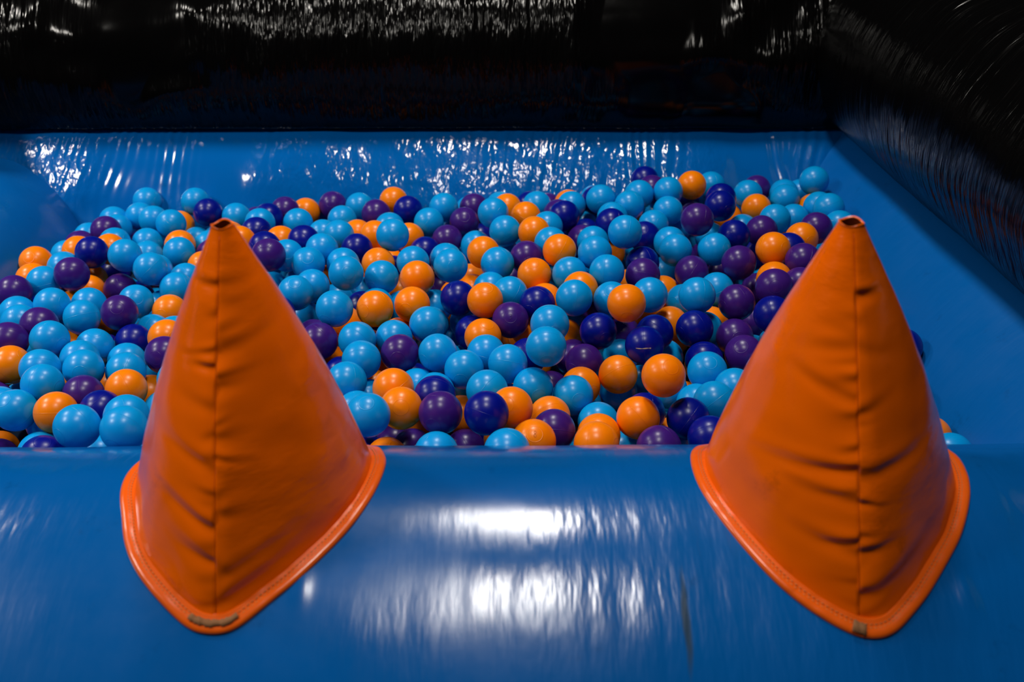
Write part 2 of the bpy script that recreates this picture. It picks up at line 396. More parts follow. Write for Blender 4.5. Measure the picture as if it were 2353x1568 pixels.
O|5834|22402|110|orange ball in back rows, right side, with orange at left, light-blue at right
L|6551|22631|272|light-blue ball by the back wall, far right, with orange at left, light-blue below
L|6699|23298|158|light-blue ball by the back wall, far right, with purple at left, light-blue right
L|7279|22921|619|light-blue ball by the back wall, far right, with light-blue at left, orange below
L|7129|21839|370|light-blue ball by the back wall, far right, with orange at left, purple below
L|7148|21176|576|light-blue ball in back rows, far right, with light-blue at left, light-blue below
L|7215|20504|421|light-blue ball in back rows, touching right cone, with purple at left, light-blue above
P|6607|20180|503|purple ball in back rows, touching right cone, with orange at left, light-blue at right
L|5913|20984|389|light-blue ball in back rows, far right, with orange at left, light-blue at right
L|6510|21583|163|light-blue ball in back rows, far right, with light-blue at left, orange at right
O|6158|19649|478|orange ball in back rows, touching right cone, with light-blue at left, purple at right
P|5495|20421|338|purple ball in back rows, far right, with light-blue at left, navy at right
L|5442|21920|-218|light-blue ball in back rows, right side, with orange at left, purple at right
N|4762|19856|455|navy ball in back rows, right side, with light-blue at left, purple at right
O|5286|18606|686|orange ball in middle rows, touching right cone, with navy at left, navy at right
N|5750|19084|476|navy ball in back rows, touching right cone, with orange at left, purple at right
P|5768|18108|653|purple ball in middle rows, touching right cone, with orange at left, orange above
P|4606|18527|424|purple ball in middle rows, right side, with purple at left, navy at right
O|5182|17887|351|orange ball in middle rows, touching right cone, with purple at left, purple at right
P|4934|16944|627|purple ball in middle rows, touching right cone, with purple at left, orange above
P|5528|17296|497|half-hidden purple ball in middle rows, touching right cone, with orange at left, purple above
P|5170|18901|-355|purple ball in middle rows, touching right cone, with purple at left, navy above
P|4286|17050|251|purple ball in middle rows, touching right cone, with orange at left, purple at right
N|4789|16306|371|navy ball in front rows, touching right cone, with purple at left, purple above
L|3511|17014|416|light-blue ball in middle rows, right side, with light-blue at left, light-blue right
L|4161|18296|-68|half-hidden light-blue ball in middle rows, right side, with light-blue left, purple above
L|3503|18305|-337|light-blue ball in middle rows, right side, with orange at left, light-blue at right
O|3177|18921|-429|orange ball in middle rows, right side, with light-blue at left, light-blue at right
P|3727|18832|68|purple ball in middle rows, right side, with light-blue at left, light-blue at right
L|3457|19434|309|light-blue ball in middle rows, right side, with navy at left, light-blue at right
L|3443|20126|190|light-blue ball in back rows, right side, with navy at left, light-blue above
N|2961|20674|98|navy ball in back rows, right of centre, with light-blue at left, navy below
L|3240|21318|119|light-blue ball in back rows, right side, with light-blue at left, light-blue right
L|4680|21853|-397|light-blue ball in back rows, right side, with light-blue at left, navy at right
L|4264|19371|356|light-blue ball in middle rows, right side, with light-blue at left, navy at right
P|4640|19941|-443|purple ball in middle rows, right side, with purple at left, purple at right
L|3457|20195|-509|light-blue ball in middle rows, right side, with purple at left, purple at right
N|5476|20781|-393|navy ball in middle rows, right side, with purple at left, orange at right
N|7105|15864|-73|navy ball in front rows, right of right cone, with navy above
O|6918|13734|-594|orange ball by the front rim, right of right cone, with no ball left
L|6959|13021|-452|light-blue ball by the front rim, right of right cone, with no ball left
N|7091|17286|-76|navy ball in front rows, right of right cone, with no ball above
P|-8913|16642|-32|purple ball in front rows, far left, with light-blue at left, orange at right
P|-9234|16049|-41|purple ball in front rows, far left, with purple at right, light-blue above
L|-8486|16076|-24|light-blue ball in front rows, far left, with light-blue at left, purple above
L|-7898|16515|-422|light-blue ball in front rows, left side, with orange at left, light-blue at right
L|-7891|15824|-296|light-blue ball in front rows, left side, with light-blue at left, orange above
L|-7565|15217|-156|light-blue ball in front rows, left side, with light-blue at left, purple below
L|-7207|16201|-560|light-blue ball in front rows, touching left cone, with light-blue at left, purple right
L|-6896|15371|-295|light-blue ball in front rows, touching left cone, with light-blue at left, orange right
N|-7304|16896|-524|navy ball in front rows, touching left cone, with light-blue at left, light-blue right
L|-7166|17572|-655|light-blue ball in front rows, touching left cone, with navy at left, orange at right
O|-6513|16544|-243|orange ball in front rows, touching left cone, with light-blue at left, orange above
P|-6348|15862|-233|purple ball in front rows, touching left cone, with navy at left, orange above
O|-8965|15436|-195|orange ball in front rows, far left, with light-blue at right, purple above
L|-8322|15199|-139|light-blue ball in front rows, far left, with orange at left, light-blue at right
L|-8013|14582|-89|light-blue ball by the front rim, far left, with light-blue at left, purple right
P|-7351|14563|-295|purple ball by the front rim, left side, with orange at left, orange at right
O|-6658|14711|-261|orange ball by the front rim, touching left cone, with navy at left, orange at right
O|-6624|15600|-901|orange ball by the front rim, touching left cone, with orange at left, light-blue right
N|-6850|14037|-277|navy ball by the front rim, left side, with orange at left, light-blue at right
L|-6032|13130|193|light-blue ball by the front rim, touching left cone, with navy left, light-blue right
L|-5813|12492|390|light-blue ball by the front rim, touching left cone, with light-blue at left
L|-6702|12855|186|light-blue ball by the front rim, left side, with orange at left, light-blue right
O|-7531|13890|-220|orange ball by the front rim, far left, with light-blue at left, light-blue right
L|-8217|13935|-202|light-blue ball by the front rim, far left, with light-blue at left, orange right
O|-9312|14960|-1707|orange ball by the front rim, far left, with light-blue at right, purple below
L|-7731|13465|-730|light-blue ball by the front rim, far left, with orange at left, light-blue right
N|-7397|12926|-437|navy ball by the front rim, far left, with orange at left, light-blue at right
L|-6031|14628|-636|light-blue ball by the front rim, just right of left cone, with no ball right
L|-5980|15295|-421|light-blue ball in front rows, just right of left cone, with orange left, purple above
'''
REST = '''
L -10113 22120 -512
P -9033 22616 -878
N -10163 19632 -921
N -10481 18458 -597
O -8740 19098 -1138
N -8266 19838 -993
O -9201 18728 -660
L -7730 19758 -301
L -7486 19101 -860
P -6874 20973 -465
P -6404 23405 -597
L -5656 23004 -825
O -5966 20224 171
O -6762 22226 -520
L -4600 19624 -556
O -4036 20032 -653
L -3689 18861 -580
L -1066 23442 -325
N -759 22275 -597
L -1278 21620 -783
L -299 23490 -231
N 438 23178 -102
O 1392 23253 -89
P 901 23657 -323
P 1082 22011 118
N 2037 22938 122
L 2046 23601 -102
L 1790 23274 -668
N 1749 21978 -352
L -80 20667 -391
L 903 19342 -347
O -1182 18880 -500
L -2296 18439 -554
L -2730 17967 -266
O -2388 19190 -527
L -4222 16495 -215
P -3884 17197 -574
O -2226 17275 -579
L -1604 17600 -505
O -2494 16771 -1201
L -2589 15224 -763
O -3471 16755 -933
N -3778 16131 -833
O -2610 16089 -1077
N -2473 14201 -1306
O -1772 15420 -1447
L 2595 13540 -775
O 3317 18115 -1122
P 4409 22821 -250
L 7227 23721 16
O 7189 22470 88
O 6558 22747 -421
O 5317 22990 -366
L 2977 21411 -526
L 4469 15184 -186
L -9204 18030 -741
N -10243 17624 -811
O -8744 17438 -932
L -6599 17192 -497
L -8732 14369 -403
P -9133 14904 -618
L -8943 15481 -971
P -9012 14371 -1477
L -6724 13346 -709
P 4010 21526 -800
L -5284 13382 -1017
L -3088 13289 -1570
L 4712 17038 -837
L -5541 22300 -1544
P 1757 22197 -1275
P 5629 22220 -1619
O 4031 16218 -1404
L -1323 18269 -1260
L -3250 22914 -732
L -6102 20807 -537
L 1847 17809 -1284
O 4336 14498 -982
L -7898 18493 -1224
L 5072 15810 -912
L 4972 16443 -340
O -6576 14995 -1569
O -3675 20433 -1086
L -4741 18138 -1567
L 4513 13017 -731
L 2962 23118 -1165
L -2461 15624 -1573
N -7470 20248 -1239
O -6793 20714 -1236
L -6938 16298 -1497
L 6343 16743 -1360
O -3310 21242 -1118
O 800 18276 -1478
L 5345 17321 -1034
O -3930 13448 -1192
P 3940 13006 -1538
N 6246 20190 -1219
P 2369 14850 -1102
L -247 21488 -1222
L -4733 22378 -825
O -4263 21627 -993
O -7145 21855 -1247
O -5665 19111 -1312
P 4064 20001 -842
L 1312 15623 -1149
N -1057 20763 -1522
L -367 13222 -1173
L -9213 16569 -784
N -435 18401 -1255
N -7003 14147 -1067
L 2252 21685 -1640
L 5894 13778 -1145
L -1694 17379 -1295
L 358 18664 -792
N 5169 12868 -1320
O 6739 19858 -284
O 6474 13472 -1574
L -1855 22159 -1064
L -4332 14373 -984
L 1801 19038 -1248
P 2333 20455 -954
L -4933 14938 -1019
L -5463 21601 -903
L -3964 13907 -183
O -1531 20113 -1622
O 3954 20243 -1530
L 3263 19748 -1265
L 6058 21555 -1229
L 329 19954 -1311
O -8142 15553 -899
O 3149 17149 -1624
O -349 22996 -1587
N -8548 18349 -1518
N -1372 23001 -1295
L -8255 20731 -1574
O -4763 18916 -1290
O 3317 13966 -1383
L -8067 15602 -1583
L 4906 18636 -1443
L -9607 13179 -402
O 5609 14369 -314
L 6259 15739 -1213
O -181 13993 -1470
O -5077 17997 -862
L -9872 18368 -1042
L -9904 17701 -1557
P 6398 23119 -1101
P 719 20586 -1623
O 3621 21275 -1512
L 3870 17023 -1436
O 5586 22515 -986
L -5105 13882 -1537
P -2611 22117 -1553
N 4951 21255 -803
L -1065 12934 -1390
N 1307 20903 -1261
P -3604 22911 -1328
L 802 22207 -1159
N 4779 17517 -1610
L -7383 13485 -1417
L -7393 14829 -1012
O 6435 18379 -1205
P -8236 21553 -1468
O -2153 17881 -1626
L -10182 12868 -629
N -6697 22739 -1063
L 1335 14438 -1304
L -10111 13630 -991
L 2907 22049 -976
L 6457 16316 -653
O 6084 17527 -618
P 1009 18964 -957
L 4404 21130 -1598
O 457 17451 -1349
P 5016 19384 -852
L 3181 12933 -1125
L 2905 23278 -414
O -3271 15018 -1306
O 2351 19771 -1358
L -474 19806 -1264
L -4639 16892 -979
L 5967 18300 -138
O -3702 21688 -1580
N -2698 13256 -935
L -8280 14744 -1584
P 5250 14630 -1259
L 689 23075 -1209
L -5201 20875 -1449
O -4208 14974 -1434
L -2960 17629 -1520
P -3845 15283 -827
L 1455 13363 -1576
O 2240 13543 -1416
N -5435 16873 -812
N 6060 19197 -1492
L -8732 20368 -1130
L -10066 15190 -1234
L -6087 12883 -1632
P -5266 21109 -445
O 56 22061 -1479
L -4858 20294 -744
N -9197 16587 -1500
N 521 13240 -1534
N -4659 16322 -1439
O -3167 22057 -1040
N 3705 14994 -861
O -101 15872 -1175
O -2972 20550 -1222
N -5998 20992 -1206
O -2112 20330 -981
P -5647 18624 -579
L 6124 17572 -1551
P 2578 18044 -1336
N -432 15304 -1607
L 4280 22763 -1603
O 5796 15171 -1321
L -5842 18193 -1255
L -97 15170 -816
L -118 20588 -1131
L -7235 18109 -1465
L -9538 21986 -1287
O 4016 20695 -873
L 6529 21030 -1196
O 2527 19633 -610
P 4933 17895 -619
L -9513 13097 -1349
L -451 17050 -1537
L 4299 13694 -1006
L -5778 13715 -1464
L -6183 19495 -1582
L 3617 22509 -1617
L -8505 16585 -1336
P 3678 19426 -713
O 619 14004 -1376
N -4001 19064 -1272
N -8090 13902 -1509
O -5661 19773 -439
L -9465 20591 -1567
L -9657 19909 -1329
O -7910 22866 -1598
O 6840 18122 -212
N -4522 17543 -774
O 3234 15719 -1115
P 6784 15527 -632
L 1184 13574 -948
L -1080 15878 -857
O -3900 16054 -1612
O 2538 22735 -677
L -2400 19683 -1408
L -6381 14310 -1399
O -9700 22694 -1154
L 2087 18868 -546
O -128 13825 -703
P -3577 14214 -1505
O 4935 13880 -137
L -5013 19731 -1402
O 5037 21412 -1532
L 5631 20020 -738
O -6389 21488 -1519
O 585 19236 -1538
L 4555 23013 -941
L 4820 20255 -1494
L -5654 20210 -986
O -2794 20962 -682
L -3683 18272 -1318
N -5634 15735 -1130
L -4122 17237 -1409
N -4598 13485 -839
O -2047 22755 -659
O -10087 16863 -1200
P 919 21640 -516
L -757 22085 -1353
L -2177 18835 -1210
O -5648 17508 -1231
L -5966 16488 -1542
O -3063 19090 -1629
O 3596 18804 -1205
L -2306 13101 -1590
L -1574 16676 -1401
L -3646 13005 -501
O -7558 17348 -1632
O 5879 15081 -528
L 217 22030 -367
N 4582 15586 -1602
L -3092 16472 -1644
L 5707 18448 -983
N -4148 20111 -1637
L 3700 22163 -986
L -4892 15778 -1020
L 5472 16958 -105
L -6917 19394 -1569
O 2504 18811 -1640
L 4239 19133 -1175
L 6802 20850 -374
L 5843 19396 -354
L 1633 19786 -1228
L -6377 18617 -1052
L 2588 22608 -1618
O 5035 13100 -132
L 5641 16530 -1487
N 1006 20147 -467
P 4638 22251 -1077
O 1587 16456 -1383
O -3099 13821 -978
O -4525 22528 -1502
L 6408 14740 -1469
N -2694 18366 -1268
L 2166 16955 -1622
P 1758 17958 -361
P -5448 23000 -1544
O -6408 17035 -1154
L 4719 20886 -236
P -4 19911 -603
N 6678 21558 -509
P -4126 23217 -858
O 3750 14652 -1464
L -2392 21099 -1591
O 1858 23024 -1593
L 3347 22652 -639
P 889 22906 -567
L -4835 14077 -384
L 3052 20538 -1300
L -9501 15797 -1290
L 4021 17967 -1261
O -301 22933 -850
L -4304 21215 -1630
L -4494 13025 -286
O 2217 20775 -325
O -3363 14533 -652
L -6210 12867 -545
O -10000 21216 -1494
O 6468 22121 -1183
L -880 17538 -1269
O 572 21136 -1183
L -5419 17476 -425
N 461 14686 -1552
L -1836 12883 -794
L 5574 16116 -544
O -1411 19137 -1126
P -9434 17355 -1179
L -8385 17506 -1523
L 883 16731 -1560
L 1960 14563 -1621
L -9700 19165 -1328
O -6546 13553 -1456
O -8958 22882 -1590
L 4996 15144 -663
N -7336 15664 -1412
O 6556 19107 -201
L 686 15475 -1598
L 6039 20239 -174
L 1297 12886 -1003
L 4763 19526 -1515
P -6399 23035 -1629
N 5270 22890 -1564
L 1663 19599 -209
L 4835 16488 -1327
P 2751 19076 -999
L 1196 17616 -1413
L -2025 22630 -1638
L 4366 14030 -1610
L -5537 14804 -1619
L -937 16028 -1606
L 5943 21365 -344
L 4088 15627 -917
O 5708 13666 -381
O 5010 13649 -1173
O -2640 23071 -1358
N -1580 21179 -1291
N 1555 21558 -1036
L -8245 22282 -1420
P -7591 20948 -1261
L 2303 21407 -924
P -5132 13338 -197
O 2911 21315 -1446
L 5975 12939 -1497
N -8818 12936 -1473
N -1851 16059 -900
N -8002 19134 -1597
L 788 20857 -429
L -287 19058 -539
O 2108 20490 -1638
O 6631 19473 -1212
L -587 16370 -965
N -3280 19919 -1449
L -847 13763 -1235
L -9331 18418 -1586
P 731 15998 -1050
O -1894 21736 -1627
L 2063 13015 -978
L -10075 16157 -635
N -822 18918 -1549
P 5514 20107 -1629
P 5626 12998 -541
N 262 16547 -1247
L -8100 14556 -861
O -6288 22267 -1558
L -4588 12889 -1573
L 6402 16909 -16
L 2974 16315 -1544
L -4291 14632 -340
L -5597 13975 -791
L -8442 13264 -958
N 4561 18678 -762
P 6577 14193 -1050
O 6650 17371 -1065
L -10236 13811 -289
L 324 12976 -828
O -6574 17773 -1084
O -4323 20786 -861
L -7938 17042 -948
L -6561 19845 -970
L 2990 14691 -1614
N -4863 23066 -1177
O 72 17923 -952
O -8857 21177 -1617
L 3643 23237 -342
P -5292 16788 -1523
L -6379 20328 -1644
L 4226 21798 -1489
P -6832 12922 -1508
L 2753 15404 -1571
L 6085 22010 -559
L -9018 19685 -1514
P -7089 22504 -1642
L -2199 21532 -1027
O -7599 16626 -1616
O 2035 15310 -1564
L 5498 20872 -1249
L -4917 17468 -1627
L -6195 21757 -859
L 6588 12966 -1041
P -4065 22330 -1021
L -4983 21843 -1423
O 2751 18426 -700
L 255 21375 -605
N 1511 22618 -645
L 1150 18315 -605
L -58 14498 -996
L -5434 13116 -1639
L 3816 13242 -747
L -7745 12872 -1488
P -10108 20385 -1105
N -2600 20069 -473
O 3765 14074 -753
L -1540 13637 -1606
O 4590 14692 -1649
L -6422 16334 -1021
O -3238 15772 -1602
P 6037 23243 -420
N -4720 15365 -404
P 5568 15846 -1555
O 6275 22675 -1637
L -917 17942 -640
O -8700 15928 -1439
L 602 15145 -841
O -8004 20016 -1638
O -124 19007 -1532
O 5354 18067 -1527
L 1485 18385 -1518
L -5609 22304 -803
O -821 21418 -1616
O 5904 16840 -790
L -8976 12876 -205
O 2753 14284 -973
L 1433 18844 -258
P 3862 22994 -966
O -5048 15470 -1628
L -1334 20788 -773
L 1699 20233 -559
L -6223 15659 -1631
L 1066 21676 -1643
O 3667 16607 -887
L -7545 14527 -1645
P 4760 20548 -870
L 3757 15586 -1627
O -2777 16738 -542
L 1165 22691 -1581
O -2433 20380 -1623
L -4685 14469 -1595
L -5639 18053 -92
L -5633 21466 -1589
L -9255 13679 -1649
L 4995 14449 -637
O 5488 17659 -275
O -7687 16161 -1062
L -3675 12894 -1517
L 1870 14040 -1106
P -10071 16193 -1371
N 5913 14463 -982
N 2513 12875 -1577
L -5643 19942 -1644
N -7302 18803 -1501
L 3963 22297 -321
L -3438 17091 -1604
O 3173 22061 -277
L -4821 16324 -597
L -1257 13338 -796
N 4326 23508 -130
L -7392 23181 -1001
L -5372 18562 -1615
N 5353 21863 -1089
L 3703 20904 -278
L -8849 21960 -1148
L -1373 22622 -568
P 6409 14837 -111
O 1371 15088 -1633
L 1047 19821 -1603
L -1292 16636 -764
L -9009 17803 -1584
L -6866 17472 -1644
L -8618 16186 -697
O -7731 17809 -1041
L 6244 18991 -840
O 5380 19106 -1639
O -244 17794 -1595
L -7102 16941 -1254
O 2462 22013 -350
P -10049 13420 -1645
L 436 19376 -870
L -2647 22508 -931
O 6032 20726 -815
L 5779 14254 -1637
'''

# ---------------------------------------------------------------- the front rim: one inflated bolster with its own cross-section
def rim_profile():
    """(y, z) points down the outside of the rim, from its inner shoulder towards the viewer"""
    r = math.hypot(1.19, CAM_H-.05); ph = 34.5; out = []
    while ph < 49.5:
        k = 1-.09*(ph-34.5) if ph < 38.8 else .613-(ph-38.8)*.0578 if ph < 42.9 else .376-(ph-42.9)*.05
        i = math.asin(min(k, .9999))
        out.append((r*math.cos(math.radians(ph)), CAM_H-r*math.sin(math.radians(ph))))
        r -= r*min(math.tan(i), 60)*math.radians(.02); ph += .02
    return out
prof = rim_profile()[::12]
inner = []
for k in range(1, 15):                                        # inner shoulder, turning down into the pit
    a = math.radians(56.3-k*4.02); inner.append((1.112+.14*math.cos(a), -.067+.14*math.sin(a)))
inner_up = inner[::-1]
PROF = inner_up+prof                                            # from the pit side over the top to the front
PY = np.array([p[0] for p in PROF]); PZ = np.array([p[1] for p in PROF])
def hz(y): return float(np.interp(y, PY[::-1], PZ[::-1]))
def tilt(x): return .0035*x
yl, zl = PROF[-1]
close = []
for k in range(1, 12):                                        # front underside, rolling back down to the floor
    t = k/11; close.append((yl-.20*math.sin(t*math.pi/2), zl-.21*(1-math.cos(t*math.pi/2))*1.0-.0))
ring = [(1.252, -.20)]+[(1.252, -.13)]+PROF+close+[(close[-1][0], -.30), (1.2, -.30)]
RN = len(ring); XS = np.linspace(-1.95, 1.55, 620)
V = []
for x in XS:
    for (y, z) in ring:
        w = .0016*noise.noise(Vector((x*7, y*5, z*5)))+.003*noise.noise(Vector((x*1.7, y*2, 3.1)))
        for bx, by, ba, bs in ((-.242, .868, .0026, .010), (.519, .862, .0046, .0085)):    # small puckers beside the cones
            if z > -.05 and abs(x-bx) < .05: w += ba*math.exp(-((x-bx)/bs)**2-((y-by)/.022)**2)
        V.append((x, y+w*.5, z+w+tilt(x)))
F = grid_faces(RN, len(XS), True)
F.append(tuple(range(RN))); F.append(tuple((len(XS)-1)*RN+k for k in range(RN))[::-1])
pit = empty('inflatable_ball_pit', (0, 1.85, -.2)); OFF = Vector(pit.location)
tag(pit, 'blue vinyl inflatable ball pit filled with plastic balls below the black walls', 'ball pit')
rim = mesh_ob('front_rim', [Vector(v)-OFF for v in V], F, M_FRONT, pit)

def bolster(name, fn, us, mat, label=None, cat=None, group=None, kind=None, seg=64, a0=-70, a1=250, wr=None):
    """round cushion swept along a line; fn(u, ca, sa) -> point"""
    V = []
    for u in us:
        for k in range(seg):
            a = math.radians(a0+(a1-a0)*k/(seg-1)); V.append(fn(u, math.cos(a), math.sin(a)))
    f = grid_faces(seg, len(us), True)
    f.append(tuple(range(seg))); f.append(tuple((len(us)-1)*seg+k for k in range(seg))[::-1])
    if kind is None:
        o = mesh_ob(name, [Vector(v)-OFF for v in V], f, mat, pit); o['label'] = label
    else:
        o = mesh_ob(name, V, f, mat); tag(o, label, cat, group, kind)
    return o
def nz(x, y, z, s=1.): return noise.noise(Vector((x*s, y*s, z*s)))
# back blue cushion
PLEATS = [(-1.12, .05, .0022, .021), (-1.00, .06, .0026, .027), (-.86, .05, .0022, .023), (-.62, .03, .0014, .03), (-.02, .09, .0012, .034), (.12, .07, .0015, .025), (.32, .035, .0022, .02), (.40, .06, .0016, .03), (.66, .02, .003, .035), (.77, .05, .0026, .03)]
def pleats(x, s):
    """gathers pulled in by the weld along the top edge, fading down the cushion"""
    f = max(0, min(1, (s-.45)/.4)); t = 0
    for x0, wd, A, lam in PLEATS:
        xx = x-x0-(.86-s)*.12*math.sin(x0*40); g = math.exp(-(xx/wd)**2)
        if g > .01: t += A*g*math.sin(2*math.pi*xx/lam+3*nz(x*3, s*5, x0))
    return t*(.25+f)*(.45 if x < -.3 else .8)*(.5+abs(nz(x*6, s*3, 2.2))*1.6)
def f_back(u, c, s):
    w = .004*nz(u, c, s, 2.5)+.0025*nz(u*9, c*2, s*2, 1)+pleats(u, s)
    R_ = .43+w
    return (u, 2.763-R_*c+.004*u, min(.122+w*.5, -.234+R_*s))
bolster('back_cushion', f_back, np.linspace(-1.45, 1.2, 850), M_BACK, 'shiny wrinkled back cushion under the black wall', seg=80, a0=-20, a1=90)
def f_right(u, c, s):
    w = .003*nz(u*2, c, s, 2.0)
    R_ = .43+w
    return (1.115-R_*c-.012*(u-1.9), u, min(.122+w*.5, -.234+R_*s))
bolster('side_cushion', f_right, np.linspace(.95, 2.62, 120), M_SIDE, 'matt cushion sloping up on the right', a0=-40, a1=140)
def f_left(u, c, s):
    w = .004*nz(u*2, c, s, 2.0)
    e = max(0, min(1, (u-2.18)/.28)); R_ = .30+w-.055*e*e*(3-2*e)
    return (-1.34+R_*c, u, min(.12, -.175+R_*s))
bolster('side_cushion', f_left, np.linspace(.95, 2.62, 120), M_LEFT, 'rounded cushion bulging in at the left', a0=-40, a1=140)
# black inflated walls standing on the cushions
def f_bw(u, c, s):
    w = .006*nz(u, c, s, 3)+.003*nz(u*11, c*2, s*2, 1)
    R_ = .25+w
    return (u, 2.71-R_*c+.004*u, max(.1265, .27+R_*s))
bolster('wall_back', f_bw, np.linspace(-1.75, 1.45, 260), M_BLACK, 'glossy black inflated vinyl wall behind the ball pit', None, None, 'structure', seg=140, a0=-90, a1=270)
def f_rw(u, c, s):
    w = .005*nz(u, c, s, 3)+.002*nz(u*11, c*2, s*2, 1)
    R_ = .25+w
    return (1.0325-R_*c-.0355*(u-1.5), u, max(.1265, .32+R_*s))
bolster('wall_right', f_rw, np.linspace(.5, 2.75, 200), M_BLACKS, 'glossy black inflated vinyl wall along the right of the ball pit', None, None, 'structure', seg=120, a0=-90, a1=270)
def f_lw(u, c, s):
    R_ = .22+.005*nz(u, c, s, 3)
    return (-1.62+R_*c, u, max(.1265, .30+R_*s))
bolster('wall_left', f_lw, np.linspace(.5, 2.75, 80), M_BLACKS, 'black inflated vinyl wall on the left of the ball pit', None, None, 'structure', seg=64, a0=-90, a1=270)
fl = mesh_ob('floor', [(-2.2, .3, -.2), (2, .3, -.2), (2, 3.2, -.2), (-2.2, 3.2, -.2), (-2.2, .3, -.26), (2, .3, -.26), (2, 3.2, -.26), (-2.2, 3.2, -.26)],
    [(0, 1, 2, 3), (7, 6, 5, 4), (0, 4, 5, 1), (1, 5, 6, 2), (2, 6, 7, 3), (3, 7, 4, 0)], M_FLOOR, smooth=False)
tag(fl, kind='structure')

# ---------------------------------------------------------------- the two orange cones
def closed_curve(P, n):
    """closed Catmull-Rom through P, n points evenly spaced"""
    out = []; m = len(P)
    for i in range(m):
        p0, p1, p2, p3 = (np.array(P[(i+k-1) % m]) for k in range(4))
        for t in np.linspace(0, 1, 30, endpoint=False):
            out.append(.5*((2*p1)+(-p0+p2)*t+(2*p0-5*p1+4*p2-p3)*t*t+(-p0+3*p1-3*p2+p3)*t**3))
    out = np.array(out); d = np.r_[0, np.cumsum(np.hypot(*np.diff(np.vstack([out, out[:1]]), axis=0).T))]
    s = np.linspace(0, d[-1], n, endpoint=False); o2 = np.vstack([out, out[:1]])
    return np.stack([np.interp(s, d, o2[:, 0]), np.interp(s, d, o2[:, 1])], 1), d[-1]
def offset(c, w):
    t = np.roll(c, -1, 0)-np.roll(c, 1, 0); t /= np.linalg.norm(t, axis=1)[:, None]
    nrm = np.stack([t[:, 1], -t[:, 0]], 1)
    ctr = c.mean(0)
    if ((c-ctr)*nrm).sum(1).mean() < 0: nrm = -nrm
    return c+nrm*w
def on_rim(x, y, h):
    d = (hz(y+.002)-hz(y-.002))/.004; n_ = np.array([0, -d, 1.]); n_ /= np.linalg.norm(n_)
    return np.array([x, y, hz(y)+tilt(x)])+n_*h
def make_cone(outline, apex, apex_r, label, seed, creases, lean=(0, 0), fray=False, bulge=.010):
    rnd = random.Random(seed)
    NA, NV = 420, 170
    oc, per = closed_curve(outline, NA)
    k_ = np.exp(-(np.arange(-14, 15)/5.5)**2); k_ /= k_.sum()
    oc = sum(np.roll(oc, j-14, 0)*k_[j] for j in range(29))
    ic = offset(oc, -.0165)
    base = np.array([on_rim(x, y, .001) for x, y in ic])
    tip = np.array(outline[0]); root = empty('vinyl_cone', (apex[0], 1.04, hz(1.04)+tilt(apex[0])))
    o3 = np.array(root.location)
    tag(root, label, 'cone', 'orange cones on the front rim')
    # angular arc coordinate measured from the front seam (index 0)
    arc = np.arange(NA)/NA; arc = np.where(arc > .5, arc-1, arc)            # -.5 .. .5
    # apex ring ordered like the base (same winding)
    cen = ic.mean(0); ang = np.unwrap(np.arctan2(ic[:, 1]-cen[1], ic[:, 0]-cen[0]))
    V = np.zeros((NV, NA, 3))
    ax = np.array(apex)
    ringt = np.stack([ax[0]+apex_r*np.cos(ang), ax[1]+apex_r*np.sin(ang), np.full(NA, ax[2])-.25*apex_r*(-np.sin(ang))*0], 1)
    out2 = np.stack([np.cos(ang), np.sin(ang), np.zeros(NA)], 1)
    for j in range(NV):
        s = j/(NV-1)
        p = base*(1-s)+ringt*s
        hgt = (p[:, 2]-.048)*1.02                                       # metres above the front tip
        am = arc*per*(1-s)+arc*2*math.pi*apex_r*s                       # metres from seam
        d = bulge*math.sin(math.pi*min(1, s*1.02))*np.ones(NA)
        d -= .0008*np.exp(-(am/.0018)**2)*(1 if s < .985 else 0)
        for (s0, side, A, wd, ln, sl) in creases:
            aa = am*side
            hh = (hgt-s0*.40-sl*aa)/wd
            env = np.where(aa >= -.002, np.exp(-(aa/ln)**2), 0)*(1-np.exp(-((aa+.003)/.003)**2))
            d -= A*.62*env*(np.exp(-hh*hh)-.55*np.exp(-((hh-1.6)/1.1)**2))
        d += .0012*np.array([noise.noise(Vector((p[i, 0]*22, p[i, 1]*22, p[i, 2]*30+seed))) for i in range(NA)])*(1-.6*s)
        V[j] = p+out2*d[:, None]
    Vf = list((V.reshape(-1, 3)-o3))
    F = grid_faces(NA, NV, True)
    # rolled lip, then the inside of the open tip with its shade painted dark
    n0 = (NV-1)*NA
    for (rr, dz) in ((1.03, .0012), (.97, .0016), (.91, .0002)):
        for i in range(NA): Vf.append(np.array([ax[0]+apex_r*rr*math.cos(ang[i]), ax[1]+apex_r*rr*math.sin(ang[i]), ax[2]+dz+.0015*math.sin(3*ang[i]+seed)])-o3)
    for q in range(3):
        for i in range(NA):
            a = n0+q*NA+i; b = n0+q*NA+(i+1) % NA; F.append((a, b, b+NA, a+NA))
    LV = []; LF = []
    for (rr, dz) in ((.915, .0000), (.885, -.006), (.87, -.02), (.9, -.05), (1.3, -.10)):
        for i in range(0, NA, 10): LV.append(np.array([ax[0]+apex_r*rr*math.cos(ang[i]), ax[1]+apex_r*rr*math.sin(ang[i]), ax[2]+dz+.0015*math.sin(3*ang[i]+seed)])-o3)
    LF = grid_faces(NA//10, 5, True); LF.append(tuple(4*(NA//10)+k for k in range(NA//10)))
    li = mesh_ob('tip_inside_shade', LV, LF, M_TIP_SHADE, root); li['label'] = 'hollow inside of the open tip, coloured dark for its shade'
    mesh_ob('cone_body', Vf, F, M_CONE, root)
    # front seam: a fine welded line from tip to hem
    sp = [V[j][0]-o3+out2[0]*.0004 for j in range(2, NV-3, 2)]
    v_, f_ = tube_mesh(sp, .00045, 6); mesh_ob('front_seam', v_, f_, M_SEAM, root)
